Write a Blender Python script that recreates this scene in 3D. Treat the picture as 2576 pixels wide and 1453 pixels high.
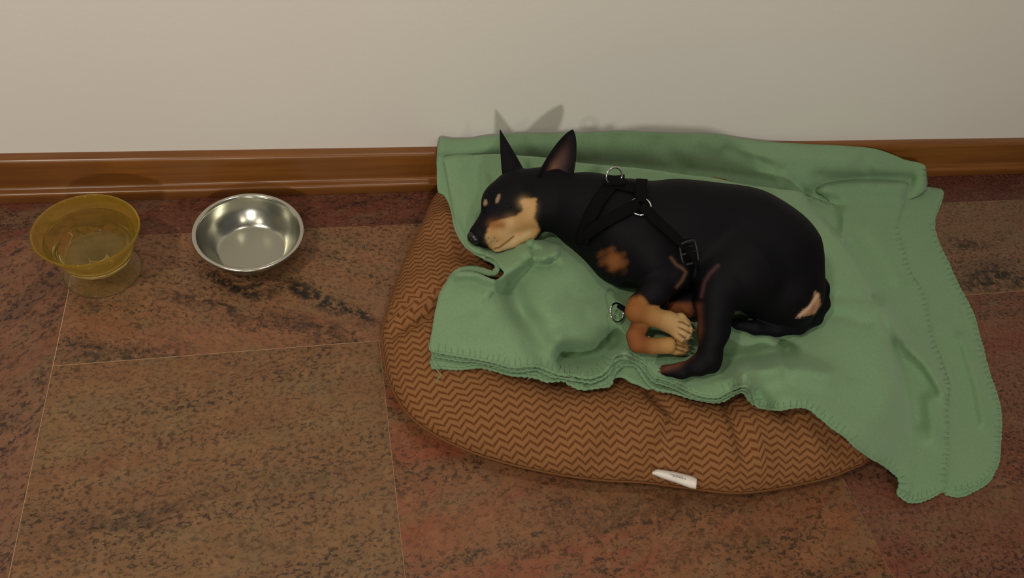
import bpy, bmesh, math, random
import numpy as np
from mathutils import Vector, Matrix, Euler
from mathutils.bvhtree import BVHTree
from mathutils.geometry import delaunay_2d_cdt

random.seed(4); rng = np.random.default_rng(4)
sc = bpy.context.scene
for o in list(bpy.data.objects): bpy.data.objects.remove(o)
COL = sc.collection

# ------------------------------------------------------------------ camera
FW, FH, FPX = 2576, 1453, 1857.485
CC = np.array([0.0, -1.03809209, 1.0])
CM = np.array([[0.96862937, -0.19830108, 0.14977922],      # right
               [-0.06157794, -0.7754363, -0.62841602],     # down
               [0.24075982, 0.59947913, -0.76332135]])     # forward
cd = bpy.data.cameras.new('camera'); cam = bpy.data.objects.new('camera', cd); COL.objects.link(cam)
cd.sensor_width = 36; cd.lens = FPX * 36 / FW; cd.clip_start = .02; cd.clip_end = 50
cam.matrix_world = Matrix(((CM[0][0], -CM[1][0], -CM[2][0], CC[0]), (CM[0][1], -CM[1][1], -CM[2][1], CC[1]),
                           (CM[0][2], -CM[1][2], -CM[2][2], CC[2]), (0, 0, 0, 1)))
sc.camera = cam

# ------------------------------------------------------------------ light and exposure
wd = bpy.data.worlds.new('room_ambient'); sc.world = wd; wd.use_nodes = True
bg = wd.node_tree.nodes['Background']; bg.inputs[0].default_value = (1.0, .96, .90, 1); bg.inputs[1].default_value = .10
def lamp(name, loc, target, size, power, col=(1, .90, .74)):
    l = bpy.data.lights.new(name, 'AREA'); l.shape = 'DISK'; l.size = size; l.energy = power; l.color = col
    o = bpy.data.objects.new(name, l); COL.objects.link(o); o.location = loc
    o.rotation_euler = (Vector(target) - Vector(loc)).to_track_quat('-Z', 'Y').to_euler(); return o
TGT = (.2, -.2, .1)
for x, y, z, size, power, col in [(-.45, -4.0, 1.95, .20, 42, (1, .935, .84)), (.9, -3.4, 2.3, .18, 6, (1, .87, .66)), (-1.15, -1.15, 2.35, .24, 22, (1, .90, .74)), (-1.5, -2.8, 2.3, .18, 8, (1, .87, .66)), (.4, -.6, 2.4, .22, 7, (1, .92, .78))]:
    lamp('ceiling_lamp', (x, y, z), TGT, size, power, col)
sc.view_settings.view_transform = 'Standard'; sc.view_settings.look = 'None'
sc.view_settings.gamma = 1; sc.view_settings.use_curve_mapping = False; sc.view_settings.exposure = -.04
sc.cycles.use_denoising = True
sc.cycles.max_bounces = 10; sc.cycles.transmission_bounces = 10; sc.cycles.transparent_max_bounces = 8

# ------------------------------------------------------------------ helpers
def P(px, py, z):
    d = np.stack([(np.asarray(px, float) - FW / 2) / FPX, (np.asarray(py, float) - FH / 2) / FPX, np.ones_like(np.asarray(px, float))], -1) @ CM
    t = (np.asarray(z, float) - CC[2]) / d[..., 2]
    return CC + d * t[..., None]
def PY(px, py, y):
    d = np.array([(px - FW / 2) / FPX, (py - FH / 2) / FPX, 1.0]) @ CM
    return CC + d * (y - CC[1]) / d[1]
def ray(px, py):
    d = np.array([(px - FW / 2) / FPX, (py - FH / 2) / FPX, 1.0]) @ CM
    return Vector(CC), Vector(d / np.linalg.norm(d))
def to_px(v):
    c = (np.asarray(v) - CC) @ CM.T
    return np.stack([FW / 2 + FPX * c[..., 0] / c[..., 2], FH / 2 + FPX * c[..., 1] / c[..., 2]], -1), c[..., 2]
def S2L(r, g, b):
    f = lambda c: (c / 255 / 12.92) if c / 255 <= .04045 else ((c / 255 + .055) / 1.055) ** 2.4
    return (f(r), f(g), f(b), 1)
def link(o, parent=None):
    COL.objects.link(o)
    if parent is not None: o.parent = parent; o.matrix_parent_inverse = parent.matrix_world.inverted()
    return o
def mesh(name, v, f, mat, parent=None, smooth=True):
    me = bpy.data.meshes.new(name); me.from_pydata([tuple(map(float, p)) for p in v], [], [tuple(map(int, q)) for q in f])
    if mat: me.materials.append(mat)
    if smooth: me.polygons.foreach_set('use_smooth', [True] * len(me.polygons))
    me.update()
    return link(bpy.data.objects.new(name, me), parent)
def bm_obj(name, bm, mat, parent=None, smooth=True):
    me = bpy.data.meshes.new(name); bm.to_mesh(me); bm.free()
    if mat: me.materials.append(mat)
    if smooth: me.polygons.foreach_set('use_smooth', [True] * len(me.polygons))
    return link(bpy.data.objects.new(name, me), parent)
def empty(name, loc, label, cat):
    o = bpy.data.objects.new(name, None); o.empty_display_size = .05; o.location = loc; COL.objects.link(o)
    o['label'] = label; o['category'] = cat; bpy.context.view_layer.update(); return o
def structure(o): o['kind'] = 'structure'; return o
def lathe(profile, n=96, cx=0, cy=0, z0=0, close=True):
    v, f = [], []
    m = len(profile)
    for i in range(n):
        a = 2 * math.pi * i / n
        for r, z in profile: v.append((cx + r * math.cos(a), cy + r * math.sin(a), z0 + z))
    for i in range(n):
        j = (i + 1) % n
        for k in range(m - 1): f.append((i * m + k, j * m + k, j * m + k + 1, i * m + k + 1))
    return v, f
def weld(o, d=1e-5):
    bm = bmesh.new(); bm.from_mesh(o.data); bmesh.ops.remove_doubles(bm, verts=bm.verts, dist=d)
    bmesh.ops.recalc_face_normals(bm, faces=bm.faces); bm.to_mesh(o.data); bm.free(); return o
def crom(pts, step, closed=False):
    p = np.asarray(pts, float); n = len(p); out = []
    for i in range(n if closed else n - 1):
        a, b = p[i], p[(i + 1) % n]
        pm = p[(i - 1) % n] if (closed or i > 0) else 2 * a - b
        pn = p[(i + 2) % n] if (closed or i < n - 2) else 2 * b - a
        L = np.linalg.norm((b - a)[:2] if len(a) == 2 else b - a); k = max(1, int(round(L / step)))
        for t in np.arange(k) / k:
            out.append(.5 * (2 * a + (b - pm) * t + (2 * pm - 5 * a + 4 * b - pn) * t * t + (3 * a - pm - 3 * b + pn) * t ** 3))
    if not closed: out.append(p[-1])
    return np.array(out)
def tube_geo(path, rad, n=8, closed=False):
    path = [Vector(p) for p in path]; N = len(path); v, f = [], []
    up = None
    for i, p in enumerate(path):
        a = path[i - 1] if (i > 0 or closed) else p; b = path[(i + 1) % N] if (i < N - 1 or closed) else p
        t = (b - a).normalized()
        if up is None:
            up = Vector((0, 0, 1)) if abs(t.z) < .9 else Vector((1, 0, 0))
        s = t.cross(up).normalized(); up = s.cross(t).normalized()
        r = rad[i] if hasattr(rad, '__len__') else rad
        for k in range(n):
            an = 2 * math.pi * k / n; v.append(p + (s * math.cos(an) + up * math.sin(an)) * r)
    M = N if closed else N - 1
    for i in range(M):
        j = (i + 1) % N
        for k in range(n): f.append((i * n + k, i * n + (k + 1) % n, j * n + (k + 1) % n, j * n + k))
    if not closed:
        f.append(tuple(range(n))[::-1]); f.append(tuple((N - 1) * n + k for k in range(n)))
    return v, f
def tube(name, path, rad, mat, parent=None, n=8, closed=False):
    v, f = tube_geo(path, rad, n, closed); return mesh(name, v, f, mat, parent)
def seg_dist(px, py, poly, closed=False):
    """distance of points to a polyline and parameter 0..1 along it"""
    px = np.asarray(px, float); py = np.asarray(py, float)
    poly = np.asarray(poly, float); best = np.full(px.shape, 1e9); tt = np.zeros(px.shape)
    n = len(poly); m = n if closed else n - 1
    for i in range(m):
        a, b = poly[i], poly[(i + 1) % n]; d = b - a; L2 = d @ d + 1e-12
        t = np.clip(((px - a[0]) * d[0] + (py - a[1]) * d[1]) / L2, 0, 1)
        q = np.hypot(px - a[0] - t * d[0], py - a[1] - t * d[1])
        m_ = q < best; best = np.where(m_, q, best); tt = np.where(m_, (i + t) / m, tt)
    return best, tt
def inside(px, py, poly):
    px = np.asarray(px, float); py = np.asarray(py, float); c = np.zeros(px.shape, bool); n = len(poly); j = n - 1
    for i in range(n):
        xi, yi = poly[i]; xj, yj = poly[j]
        hit = ((yi > py) != (yj > py)) & (px < (xj - xi) * (py - yi) / ((yj - yi) + 1e-12) + xi)
        c ^= hit; j = i
    return c
def ss(e0, e1, x):
    t = np.clip((x - e0) / (e1 - e0), 0, 1); return t * t * (3 - 2 * t)

# ------------------------------------------------------------------ materials
class NT:
    def __init__(s, name):
        s.m = bpy.data.materials.new(name); s.m.use_nodes = True; s.t = s.m.node_tree
        s.b = s.t.nodes['Principled BSDF']; s.out = s.t.nodes['Material Output']
    def n(s, typ, **kw):
        nd = s.t.nodes.new(typ)
        for k, v in kw.items():
            if hasattr(nd, k): setattr(nd, k, v)
        return nd
    def l(s, a, b): s.t.links.new(a, b)
    def math(s, op, a, b=None, c=None, clamp=False):
        nd = s.n('ShaderNodeMath', operation=op); nd.use_clamp = clamp
        for i, x in enumerate((a, b, c)):
            if x is None: continue
            if isinstance(x, (int, float)): nd.inputs[i].default_value = x
            else: s.l(x, nd.inputs[i])
        return nd.outputs[0]
    def mix(s, fac, a, b, mode='MIX'):
        nd = s.n('ShaderNodeMix', data_type='RGBA', blend_type=mode)
        for i, x in ((0, fac), (6, a), (7, b)):
            if isinstance(x, (int, float)): nd.inputs[i].default_value = x
            elif isinstance(x, tuple): nd.inputs[i].default_value = x
            else: s.l(x, nd.inputs[i])
        return nd.outputs[2]
    def noise(s, vec, scale, detail=4, rough=.5, dist=0.0):
        nd = s.n('ShaderNodeTexNoise'); nd.inputs['Scale'].default_value = scale; nd.inputs['Detail'].default_value = detail
        nd.inputs['Roughness'].default_value = rough; nd.inputs['Distortion'].default_value = dist
        if vec is not None: s.l(vec, nd.inputs['Vector'])
        return nd.outputs['Fac']
    def step(s, x, lo, hi):
        nd = s.n('ShaderNodeMapRange', interpolation_type='SMOOTHSTEP')
        nd.inputs[1].default_value = lo; nd.inputs[2].default_value = hi
        s.l(x, nd.inputs[0]); return nd.outputs[0]
    def bump(s, h, strength, dist):
        nd = s.n('ShaderNodeBump'); nd.inputs['Strength'].default_value = strength; nd.inputs['Distance'].default_value = dist
        s.l(h, nd.inputs['Height']); s.l(nd.outputs[0], s.b.inputs['Normal'])
    def set(s, **kw):
        for k, v in kw.items(): s.b.inputs[k.replace('_', ' ')].default_value = v
        return s
    def pos(s): return s.n('ShaderNodeNewGeometry').outputs['Position']
    def mapped(s, vec, loc=(0, 0, 0), rot=(0, 0, 0), scale=(1, 1, 1)):
        nd = s.n('ShaderNodeMapping'); s.l(vec, nd.inputs[0])
        nd.inputs[1].default_value = loc; nd.inputs[2].default_value = rot; nd.inputs[3].default_value = scale
        return nd.outputs[0]
def simple(name, col, rough=.5, **kw):
    m = NT(name); m.set(Base_Color=col, Roughness=rough, **kw); return m.m

def granite(name, angle, seed, base, red, dark, veins=(), dark_amt=.5, red_amt=.5):
    """polished granite slab: streaks run along 'angle' in the tile plane; veins = (x0, y0, x1, y1, half width, strength)"""
    m = NT(name); p = m.pos()
    q = m.mapped(p, loc=(seed * 3.1, seed * 1.7, seed * .5), rot=(0, 0, -angle), scale=(1, 1, 1))
    st = m.mapped(q, scale=(1.6, 8, 1))
    big = m.noise(st, 1.3, 6, .62, .5)
    st2 = m.mapped(q, loc=(5, 2, 0), scale=(2.2, 13, 1))
    big2 = m.noise(st2, 1.5, 6, .65, .7)
    grain = m.noise(m.mapped(q, scale=(1, 1.35, 1)), 125, 5, .68, .5)
    grain2 = m.noise(m.mapped(q, loc=(1, 7, 2), scale=(1, 1.4, 1)), 120, 4, .65, .3)
    mid = m.noise(q, 26, 5, .65)
    olive = m.noise(m.mapped(q, loc=(9, 3, 1), scale=(1, 2.2, 1)), 9, 5, .65)
    c = m.mix(m.math('MULTIPLY', m.step(big, .38, .66), red_amt), base, red)
    c = m.mix(m.math('MULTIPLY', m.step(olive, .46, .70), .55), c, S2L(108, 93, 66))
    c = m.mix(m.math('MULTIPLY', m.step(big2, .48, .70), dark_amt), c, dark)
    c = m.mix(m.math('MULTIPLY', m.step(mid, .45, .75), .40), c, tuple(min(1, x * 1.6) for x in base[:3]) + (1,))
    spk = m.step(grain, .48, .60)
    area = m.math('ADD', .38, m.math('MULTIPLY', m.step(big2, .35, .65), .5))
    c = m.mix(m.math('MULTIPLY', spk, area), c, tuple(x * .30 for x in dark[:3]) + (1,))
    c = m.mix(m.math('MULTIPLY', m.step(grain2, .56, .72), .55), c, S2L(140, 106, 80))
    if veins:
        sx = m.n('ShaderNodeSeparateXYZ'); m.l(p, sx.inputs[0])
        wob = m.math('MULTIPLY', m.math('SUBTRACT', m.noise(p, 9, 4, .6), .5), .11)
        brk = m.noise(p, 62, 5, .75)
        for (x0, y0, x1, y1, hw, stg) in veins:
            dx, dy = x1 - x0, y1 - y0; L = math.hypot(dx, dy); dx /= L; dy /= L
            u = m.math('SUBTRACT', sx.outputs[0], x0); w = m.math('SUBTRACT', sx.outputs[1], y0)
            along = m.math('ADD', m.math('MULTIPLY', u, dx), m.math('MULTIPLY', w, dy))
            acr = m.math('ABSOLUTE', m.math('ADD', wob, m.math('SUBTRACT', m.math('MULTIPLY', w, dx), m.math('MULTIPLY', u, dy))))
            band = m.math('SUBTRACT', 1, m.step(acr, hw * .15, hw))
            ends = m.math('MULTIPLY', m.step(along, -.03, .04), m.math('SUBTRACT', 1, m.step(along, L - .04, L + .03)))
            fac = m.math('MULTIPLY', m.math('MULTIPLY', band, ends), m.math('MULTIPLY', m.step(brk, .40, .56), stg))
            c = m.mix(fac, c, S2L(30, 26, 20))
    m.l(c, m.b.inputs['Base Color']); m.set(Roughness=.42, Specular_IOR_Level=.28)
    m.bump(grain, .04, .001); return m.m

wallm = NT('wall_paint'); wp = wallm.pos()
wallm.l(wallm.mix(wallm.noise(wp, 2.2, 3), S2L(228, 224, 217), S2L(233, 230, 225)), wallm.b.inputs['Base Color'])
wallm.set(Roughness=.85, Specular_IOR_Level=.15); wallm.bump(wallm.noise(wp, 140, 4, .6), .12, .002); wallm = wallm.m

wood = NT('varnished_wood'); wq = wood.mapped(wood.pos(), scale=(2, 60, 60))
wn = wood.noise(wq, 1.2, 5, .6, .6); wn2 = wood.noise(wood.mapped(wood.pos(), scale=(5, 5, 5)), 1, 3)
wc = wood.mix(wood.step(wn, .3, .7), S2L(110, 66, 25), S2L(132, 84, 37))
wc = wood.mix(wood.math('MULTIPLY', wood.step(wn2, .4, .7), .5), wc, S2L(98, 54, 21))
wood.l(wc, wood.b.inputs['Base Color']); wood.set(Roughness=.28, Specular_IOR_Level=.5); wood = wood.m

def fleece_mat(name, ca, cb):
    m = NT(name); p = m.pos(); nz = m.noise(p, 260, 4, .7); nb = m.noise(p, 14, 4, .6)
    c = m.mix(nb, ca, cb); c = m.mix(m.math('MULTIPLY', m.step(nz, .35, .7), .25), c, tuple(min(1, x * 1.35) for x in ca[:3]) + (1,))
    m.l(c, m.b.inputs['Base Color']); m.set(Roughness=.95, Specular_IOR_Level=.08, Sheen_Weight=.25, Sheen_Roughness=.6)
    m.b.inputs['Sheen Tint'].default_value = (.75, 1, .7, 1)
    m.bump(nz, .35, .0015); return m.m
fleece = fleece_mat('green_fleece', S2L(117, 144, 111), S2L(106, 138, 104))
thread = fleece_mat('green_thread', S2L(114, 143, 110), S2L(104, 137, 104))

hb = NT('herringbone_cloth'); uvn = hb.n('ShaderNodeUVMap'); uvn.uv_map = 'cloth'
hs = hb.n('ShaderNodeSeparateXYZ'); hb.l(uvn.outputs[0], hs.inputs[0]); A_, B_ = .0113, .0114
warp = hb.noise(uvn.outputs[0], 14, 2)
un = hb.math('DIVIDE', hb.math('ADD', hs.outputs[0], hb.math('MULTIPLY', warp, .004)), A_)
fl = hb.math('FLOOR', un); par = hb.math('ABSOLUTE', hb.math('SUBTRACT', hb.math('MULTIPLY', hb.math('FRACT', hb.math('MULTIPLY', un, .5)), 2), 0.0))
fr = hb.math('FRACT', un)
odd = hb.math('GREATER_THAN', hb.math('FRACT', hb.math('MULTIPLY', un, .5)), .5)
tri = hb.math('ADD', hb.math('MULTIPLY', odd, hb.math('SUBTRACT', 1, fr)), hb.math('MULTIPLY', hb.math('SUBTRACT', 1, odd), fr))
vv = hb.math('ADD', hb.math('DIVIDE', hs.outputs[1], B_), hb.math('MULTIPLY', tri, .72))
vv = hb.math('ADD', vv, hb.math('MULTIPLY', odd, .18))
sf = hb.math('FRACT', vv)
stripe = hb.math('MULTIPLY', hb.step(sf, .42, .62), hb.math('SUBTRACT', 1, hb.step(sf, .80, .99)))
gap = hb.step(hb.math('ABSOLUTE', hb.math('SUBTRACT', fr, .5)), .515, .47)
hc = hb.mix(hb.math('MULTIPLY', stripe, gap), S2L(136, 96, 62), S2L(94, 57, 31))
hn = hb.noise(uvn.outputs[0], 900, 2); hc = hb.mix(hb.math('MULTIPLY', hn, .22), hc, S2L(120, 74, 40))
hb.l(hc, hb.b.inputs['Base Color']); hb.set(Roughness=.9, Specular_IOR_Level=.1); hb.bump(hn, .25, .001); hb = hb.m
piping_m = simple('brown_piping', S2L(112, 74, 44), .9, Specular_IOR_Level=.1)

coat = NT('dog_coat'); at = coat.n('ShaderNodeAttribute'); at.attribute_name = 'coat'
fn = coat.noise(coat.mapped(coat.pos(), scale=(1, 1, 1)), 420, 3, .7)
coat.l(coat.mix(coat.math('MULTIPLY', fn, .25), at.outputs['Color'], (0, 0, 0, 1)), coat.b.inputs['Base Color'])
coat.set(Roughness=.62, Specular_IOR_Level=.10, Sheen_Weight=.0); coat.bump(fn, .25, .001); coat = coat.m
nose_m = simple('nose_leather', (.006, .006, .006, 1), .35); eye_m = simple('eye_dark', (.004, .003, .003, 1), .12)
claw_m = simple('horn_claw', S2L(112, 88, 58), .35)
strap_m = NT('harness_webbing'); sn = strap_m.noise(strap_m.pos(), 700, 2)
strap_m.l(strap_m.mix(sn, S2L(4, 5, 5), S2L(10, 11, 11)), strap_m.b.inputs['Base Color']); strap_m.set(Roughness=.9, Specular_IOR_Level=.1); strap_m.bump(sn, .4, .001); strap_m = strap_m.m
plastic = simple('black_plastic', (.008, .009, .010, 1), .55)
chrome = simple('chrome', (.85, .84, .82, 1), .12, Metallic=1.0)
steel = NT('stainless_steel'); sr = steel.noise(steel.mapped(steel.pos(), scale=(1, 1, 3)), 60, 3)
steel.set(Base_Color=S2L(196, 196, 184), Metallic=1.0)
steel.l(steel.math('ADD', .17, steel.math('MULTIPLY', sr, .10)), steel.b.inputs['Roughness']); steel = steel.m
steel_base = simple('brushed_steel', S2L(178, 178, 164), .42, Metallic=1.0)
def glass_mat(name, col, haze_col, haze, rough=.03, ior=1.46):
    m = NT(name); m.set(Base_Color=col, Roughness=rough, IOR=ior, Transmission_Weight=1.0)
    d = m.n('ShaderNodeBsdfDiffuse'); d.inputs[0].default_value = haze_col; t = m.n('ShaderNodeBsdfTranslucent'); t.inputs[0].default_value = haze_col
    a1 = m.n('ShaderNodeMixShader'); a1.inputs[0].default_value = .5; m.l(d.outputs[0], a1.inputs[1]); m.l(t.outputs[0], a1.inputs[2])
    a2 = m.n('ShaderNodeMixShader'); a2.inputs[0].default_value = haze; m.l(m.b.outputs[0], a2.inputs[1]); m.l(a1.outputs[0], a2.inputs[2])
    m.l(a2.outputs[0], m.out.inputs[0]); return m.m
amber = glass_mat('amber_glass', S2L(253, 243, 196), S2L(255, 214, 62), .13, .04); clear_amber = glass_mat('pale_amber_glass', S2L(254, 248, 230), S2L(240, 200, 120), .07, .03, 1.40)
water_m = glass_mat('water', S2L(254, 252, 240), S2L(220, 190, 90), .0, .0, 1.13)
# ------------------------------------------------------------------ room shell
WALL_Y = .033
def box_geo(x0, x1, y0, y1, z0, z1, b=0):
    bm = bmesh.new(); bmesh.ops.create_cube(bm, size=1)
    for v in bm.verts: v.co = ((x0 + x1) / 2 + v.co.x * (x1 - x0), (y0 + y1) / 2 + v.co.y * (y1 - y0), (z0 + z1) / 2 + v.co.z * (z1 - z0))
    if b: bmesh.ops.bevel(bm, geom=bm.edges[:], offset=b, segments=2, affect='EDGES', profile=.6)
    return bm
structure(bm_obj('wall_back', box_geo(-3.2, 4.2, WALL_Y, WALL_Y + .15, -.02, 2.6), wallm, smooth=False))
prof = [(0, 0), (0, .0165), (.0012, .0195), (.004, .0212), (.0115, .0218), (.0140, .0245), (.0150, .028), (.0150, .0745), (.0162, .0785), (.019, .081), (.0262, .0840), (.0335, .0845), (.0335, 0)]
v, f = [], []
for x in (-3.2, 4.2): v += [(x, y, z) for y, z in prof]
n = len(prof)
for k in range(n): f.append((k, (k + 1) % n, n + (k + 1) % n, n + k))
bb = structure(mesh('baseboard_back', v, f, wood, smooth=False)); weld(bb)
mdb = bb.modifiers.new('soft', 'BEVEL'); mdb.width = .0009; mdb.segments = 2; mdb.limit_method = 'ANGLE'; mdb.angle_limit = .3
for pz in bb.data.polygons: pz.use_smooth = True

grout = simple('light_grout', S2L(186, 152, 118), .9)
floor = structure(bm_obj('floor', box_geo(-3.2, 4.2, -6.0, WALL_Y, -.03, -.0006), grout, smooth=False))
BASE, RED, DARK = S2L(134, 94, 64), S2L(138, 76, 50), S2L(84, 64, 48)
def dirn(a, b): p, q = px2(*a), px2(*b); return math.atan2(q[1] - p[1], q[0] - p[0])
def px2(a, b): q = P(a, b, 0); return float(q[0]), float(q[1])
def vein(a, b, hw, s): return  px2(*a) + px2(*b) + (hw, s)
Y1, Y2, Y3, G = -.0842, -.3415, -.955, .0006
tiles = [  # x0, x1, y0, y1, angle, seed, base, red, dark, veins, dark_amt, red_amt
    (-1.4, .36, Y1, .02, 0.1, 1, S2L(104, 62, 46), S2L(108, 54, 40), S2L(60, 42, 34), (), .6, .8),
    (.36, 2.4, Y1, .02, 0.1, 2, S2L(98, 58, 46), S2L(96, 48, 40), S2L(54, 40, 36), (), .6, .8),
    (-1.1, -.3994, -.80, Y1, .9, 3, S2L(128, 88, 64), S2L(124, 72, 54), S2L(76, 56, 52), (), .6, .6), (-1.1, -.3994, Y3, -.80, .9, 7, S2L(126, 88, 62), S2L(124, 72, 54), S2L(76, 56, 52), (), .6, .6),
    (-.3994, .296, Y2, Y1, dirn((450, 690), (950, 800)), 4, S2L(136, 98, 68), S2L(140, 80, 56), S2L(80, 66, 50),
        (vein((490, 685), (690, 745), .020, 1.0), vein((690, 720), (960, 818), .030, 1.0), vein((400, 735), (620, 800), .020, .8), vein((150, 885), (480, 900), .040, .7), vein((180, 760), (260, 775), .022, .6), vein((620, 800), (900, 850), .03, .5)), .5, .55),
    (.296, .99, Y2, Y1, .4, 5, BASE, RED, DARK, (), .5, .5),
    (.99, 1.75, Y2, Y1, .1, 6, S2L(126, 94, 68), S2L(124, 82, 60), S2L(92, 72, 54), (vein((2380, 600), (2480, 618), .026, .9), vein((2395, 712), (2640, 690), .034, .95)), .4, .4),
    (1.75, 2.5, Y2, Y1, .3, 16, BASE, RED, DARK, (), .5, .5),
    (-.3994, .0744, Y3, Y2, dirn((300, 1310), (1000, 1170)), 8, S2L(132, 98, 65), S2L(126, 82, 56), S2L(92, 70, 52), (vein((100, 1335), (500, 1275), .016, .4), vein((560, 1385), (800, 1330), .014, .4), vein((250, 1290), (900, 1180), .03, .25)), .45, .7),
    (.0744, .7698, Y3, Y2, dirn((1100, 1400), (1900, 1180)), 9, S2L(136, 92, 62), S2L(140, 70, 46), S2L(94, 74, 52), (vein((1270, 1440), (1420, 1330), .014, .35), vein((1700, 1420), (1960, 1340), .016, .4), vein((1350, 1290), (1900, 1270), .03, .35)), .55, .9),
    (.7698, 1.46, Y3, Y2, dirn((2200, 1330), (2560, 1300)), 10, S2L(122, 82, 62), S2L(124, 66, 52), S2L(86, 64, 50), (), .5, .8),
    (1.46, 2.2, Y3, Y2, .3, 11, S2L(122, 80, 60), S2L(124, 66, 50), DARK, (), .4, .6),
    (-1.1, -.05, -1.6, Y3, .5, 12, BASE, RED, DARK, (), .4, .5), (-.05, .65, -1.6, Y3, .5, 13, BASE, RED, DARK, (), .4, .5),
    (.65, 1.35, -1.6, Y3, .5, 14, BASE, RED, DARK, (), .4, .5), (1.35, 2.2, -1.6, Y3, .5, 15, BASE, RED, DARK, (), .4, .5)]
for (x0, x1, y0, y1, ang, seed, b_, r_, d_, ve, da, ra) in tiles:
    b_, r_, d_ = [tuple(x * .80 for x in c_[:3]) + (1,) for c_ in (b_, r_, d_)]
    bm_obj('tile', box_geo(x0 + (G if y1 > Y2 else .0003), x1 - (G if y1 > Y2 else .0003), y0 + (G if y1 < 0 else .0001), y1 - (.0001 if y1 == Y1 else G), -.012, 0, .0002), granite('granite_slab', ang, seed, b_, r_, d_, ve, da, ra), floor, smooth=False)

# ------------------------------------------------------------------ dog bed cushion
BED_PX = [(1118, 470), (1064, 560), (1004, 690), (966, 815), (968, 900), (986, 968), (1030, 1040), (1100, 1092), (1180, 1130), (1280, 1162), (1400, 1188), (1520, 1204), (1620, 1209),
          (1720, 1222), (1850, 1236), (1960, 1224), (2080, 1199), (2150, 1172), (2187, 1150)]
ZEQ = .036
bo = [tuple(P(a, b, ZEQ)[:2]) for a, b in BED_PX] + [(.875, -.60), (.93, -.50), (.955, -.38), (.95, -.25), (.90, -.12), (.80, -.045), (.65, -.025), (.45, -.02), (.32, -.024)]
bo = crom(bo, .02, True)
BC = np.array([.52, -.34])
ang = np.unwrap(np.arctan2(bo[:, 1] - BC[1], bo[:, 0] - BC[0])); rad = np.hypot(bo[:, 0] - BC[0], bo[:, 1] - BC[1])
a0 = np.mod(ang, 2 * np.pi); o_ = np.argsort(a0); A0 = a0[o_]; R0 = rad[o_]
A0 = np.concatenate([A0[-6:] - 2 * np.pi, A0, A0[:6] + 2 * np.pi]); R0 = np.concatenate([R0[-6:], R0, R0[:6]])
def bedR(a): return np.interp(np.mod(a, 2 * np.pi), A0, R0)
def bedS(x, y):
    a = np.arctan2(y - BC[1], x - BC[0]); return np.hypot(x - BC[0], y - BC[1]) / bedR(a)
BED_H = .072
CREASE = [(np.array([P(a, b, .07)[:2] for a, b in q]), amp, w) for q, amp, w in [
    ([(955, 835), (1030, 812), (1110, 785), (1200, 760)], .020, .012), ([(1640, 1000), (1690, 1060), (1660, 1140), (1640, 1215)], .010, .014),
    ([(1815, 990), (1830, 1060), (1870, 1150)], .008, .012), ([(1400, 960), (1420, 1100), (1410, 1195)], .004, .03), ([(1060, 560), (1120, 640), (1160, 660)], .007, .018), ([(1440, 870), (1480, 880), (1530, 875)], .022, .035), ([(1950, 1040), (2010, 1120), (2060, 1200)], .005, .016)]]
def bed_top(x, y):
    s = np.clip(bedS(x, y), 0, 1.0)
    z = ZEQ + BED_H * (1 - s ** 5.0) ** .62
    z = z - .034 * ss(.80, .50, s)   # hollow the sleeper has pressed into the filling
    for pl, amp, w in CREASE:
        d, _ = seg_dist(x, y, pl); z = z - 1.5 * amp * np.exp(-(d / w) ** 2) * (1 - s ** 10)
    return np.where(bedS(x, y) > 1, 0, z)
NA, NR = 300, 54
aa = np.linspace(0, 2 * np.pi, NA, endpoint=False)
srow = 1 - (1 - np.linspace(0, 1, NR)) ** 2.2
verts = []; uvs = []
puck = 0.0042 * (np.sin(aa * 17 + 1.0) + .7 * np.sin(aa * 29 + 2)) 
ca, sa = np.cos(aa), np.sin(aa); RR = bedR(aa)
X = BC[0] + np.outer(srow, RR * ca); Y = BC[1] + np.outer(srow, RR * sa)
Z = bed_top(X, Y); Z[-1] = ZEQ
Z = Z + (np.clip((srow - .7) / .3, 0, 1) * np.clip((1 - srow) / .06, 0, 1))[:, None] * puck[None]
arc = np.zeros_like(X); dr = np.sqrt(np.diff(X, axis=0) ** 2 + np.diff(Y, axis=0) ** 2 + np.diff(Z, axis=0) ** 2); arc[1:] = np.cumsum(dr, axis=0)
U = BC[0] + arc * ca; V = BC[1] + arc * sa
low = [(.985, ZEQ - .014), (.955, .012), (.90, .0025), (.80, .0008), (.4, .0006)]
Xl = np.array([BC[0] + s * RR * ca for s, z in low]); Yl = np.array([BC[1] + s * RR * sa for s, z in low]); Zl = np.array([np.full(NA, z) for s, z in low])
Xa = np.vstack([X[1:], Xl]); Ya = np.vstack([Y[1:], Yl]); Za = np.vstack([Z[1:], Zl])
ext = arc[-1] + np.array([.016, .045, .075, .12, .3])[:, None]
Ua = np.vstack([U[1:], BC[0] + ext * ca]); Va = np.vstack([V[1:], BC[1] + ext * sa])
rows = len(Xa)
verts = [(BC[0], BC[1], ZEQ + BED_H - .034)] + [(Xa[i, j], Ya[i, j], Za[i, j]) for i in range(rows) for j in range(NA)] + [(BC[0], BC[1], .0006)]
uvv = [tuple(BC)] + [(Ua[i, j], Va[i, j]) for i in range(rows) for j in range(NA)] + [tuple(BC)]
faces = [(0, 1 + j, 1 + (j + 1) % NA) for j in range(NA)]
for i in range(rows - 1):
    for j in range(NA):
        k = (j + 1) % NA; faces.append((1 + i * NA + j, 1 + (i + 1) * NA + j, 1 + (i + 1) * NA + k, 1 + i * NA + k))
last = len(verts) - 1
faces += [(last, 1 + (rows - 1) * NA + (j + 1) % NA, 1 + (rows - 1) * NA + j) for j in range(NA)]
bed = empty('dog_bed', (BC[0], BC[1], 0), 'brown herringbone padded dog bed on the stone floor under a green blanket', 'dog bed')
cush = mesh('cushion', verts, faces, hb, bed)
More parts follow.
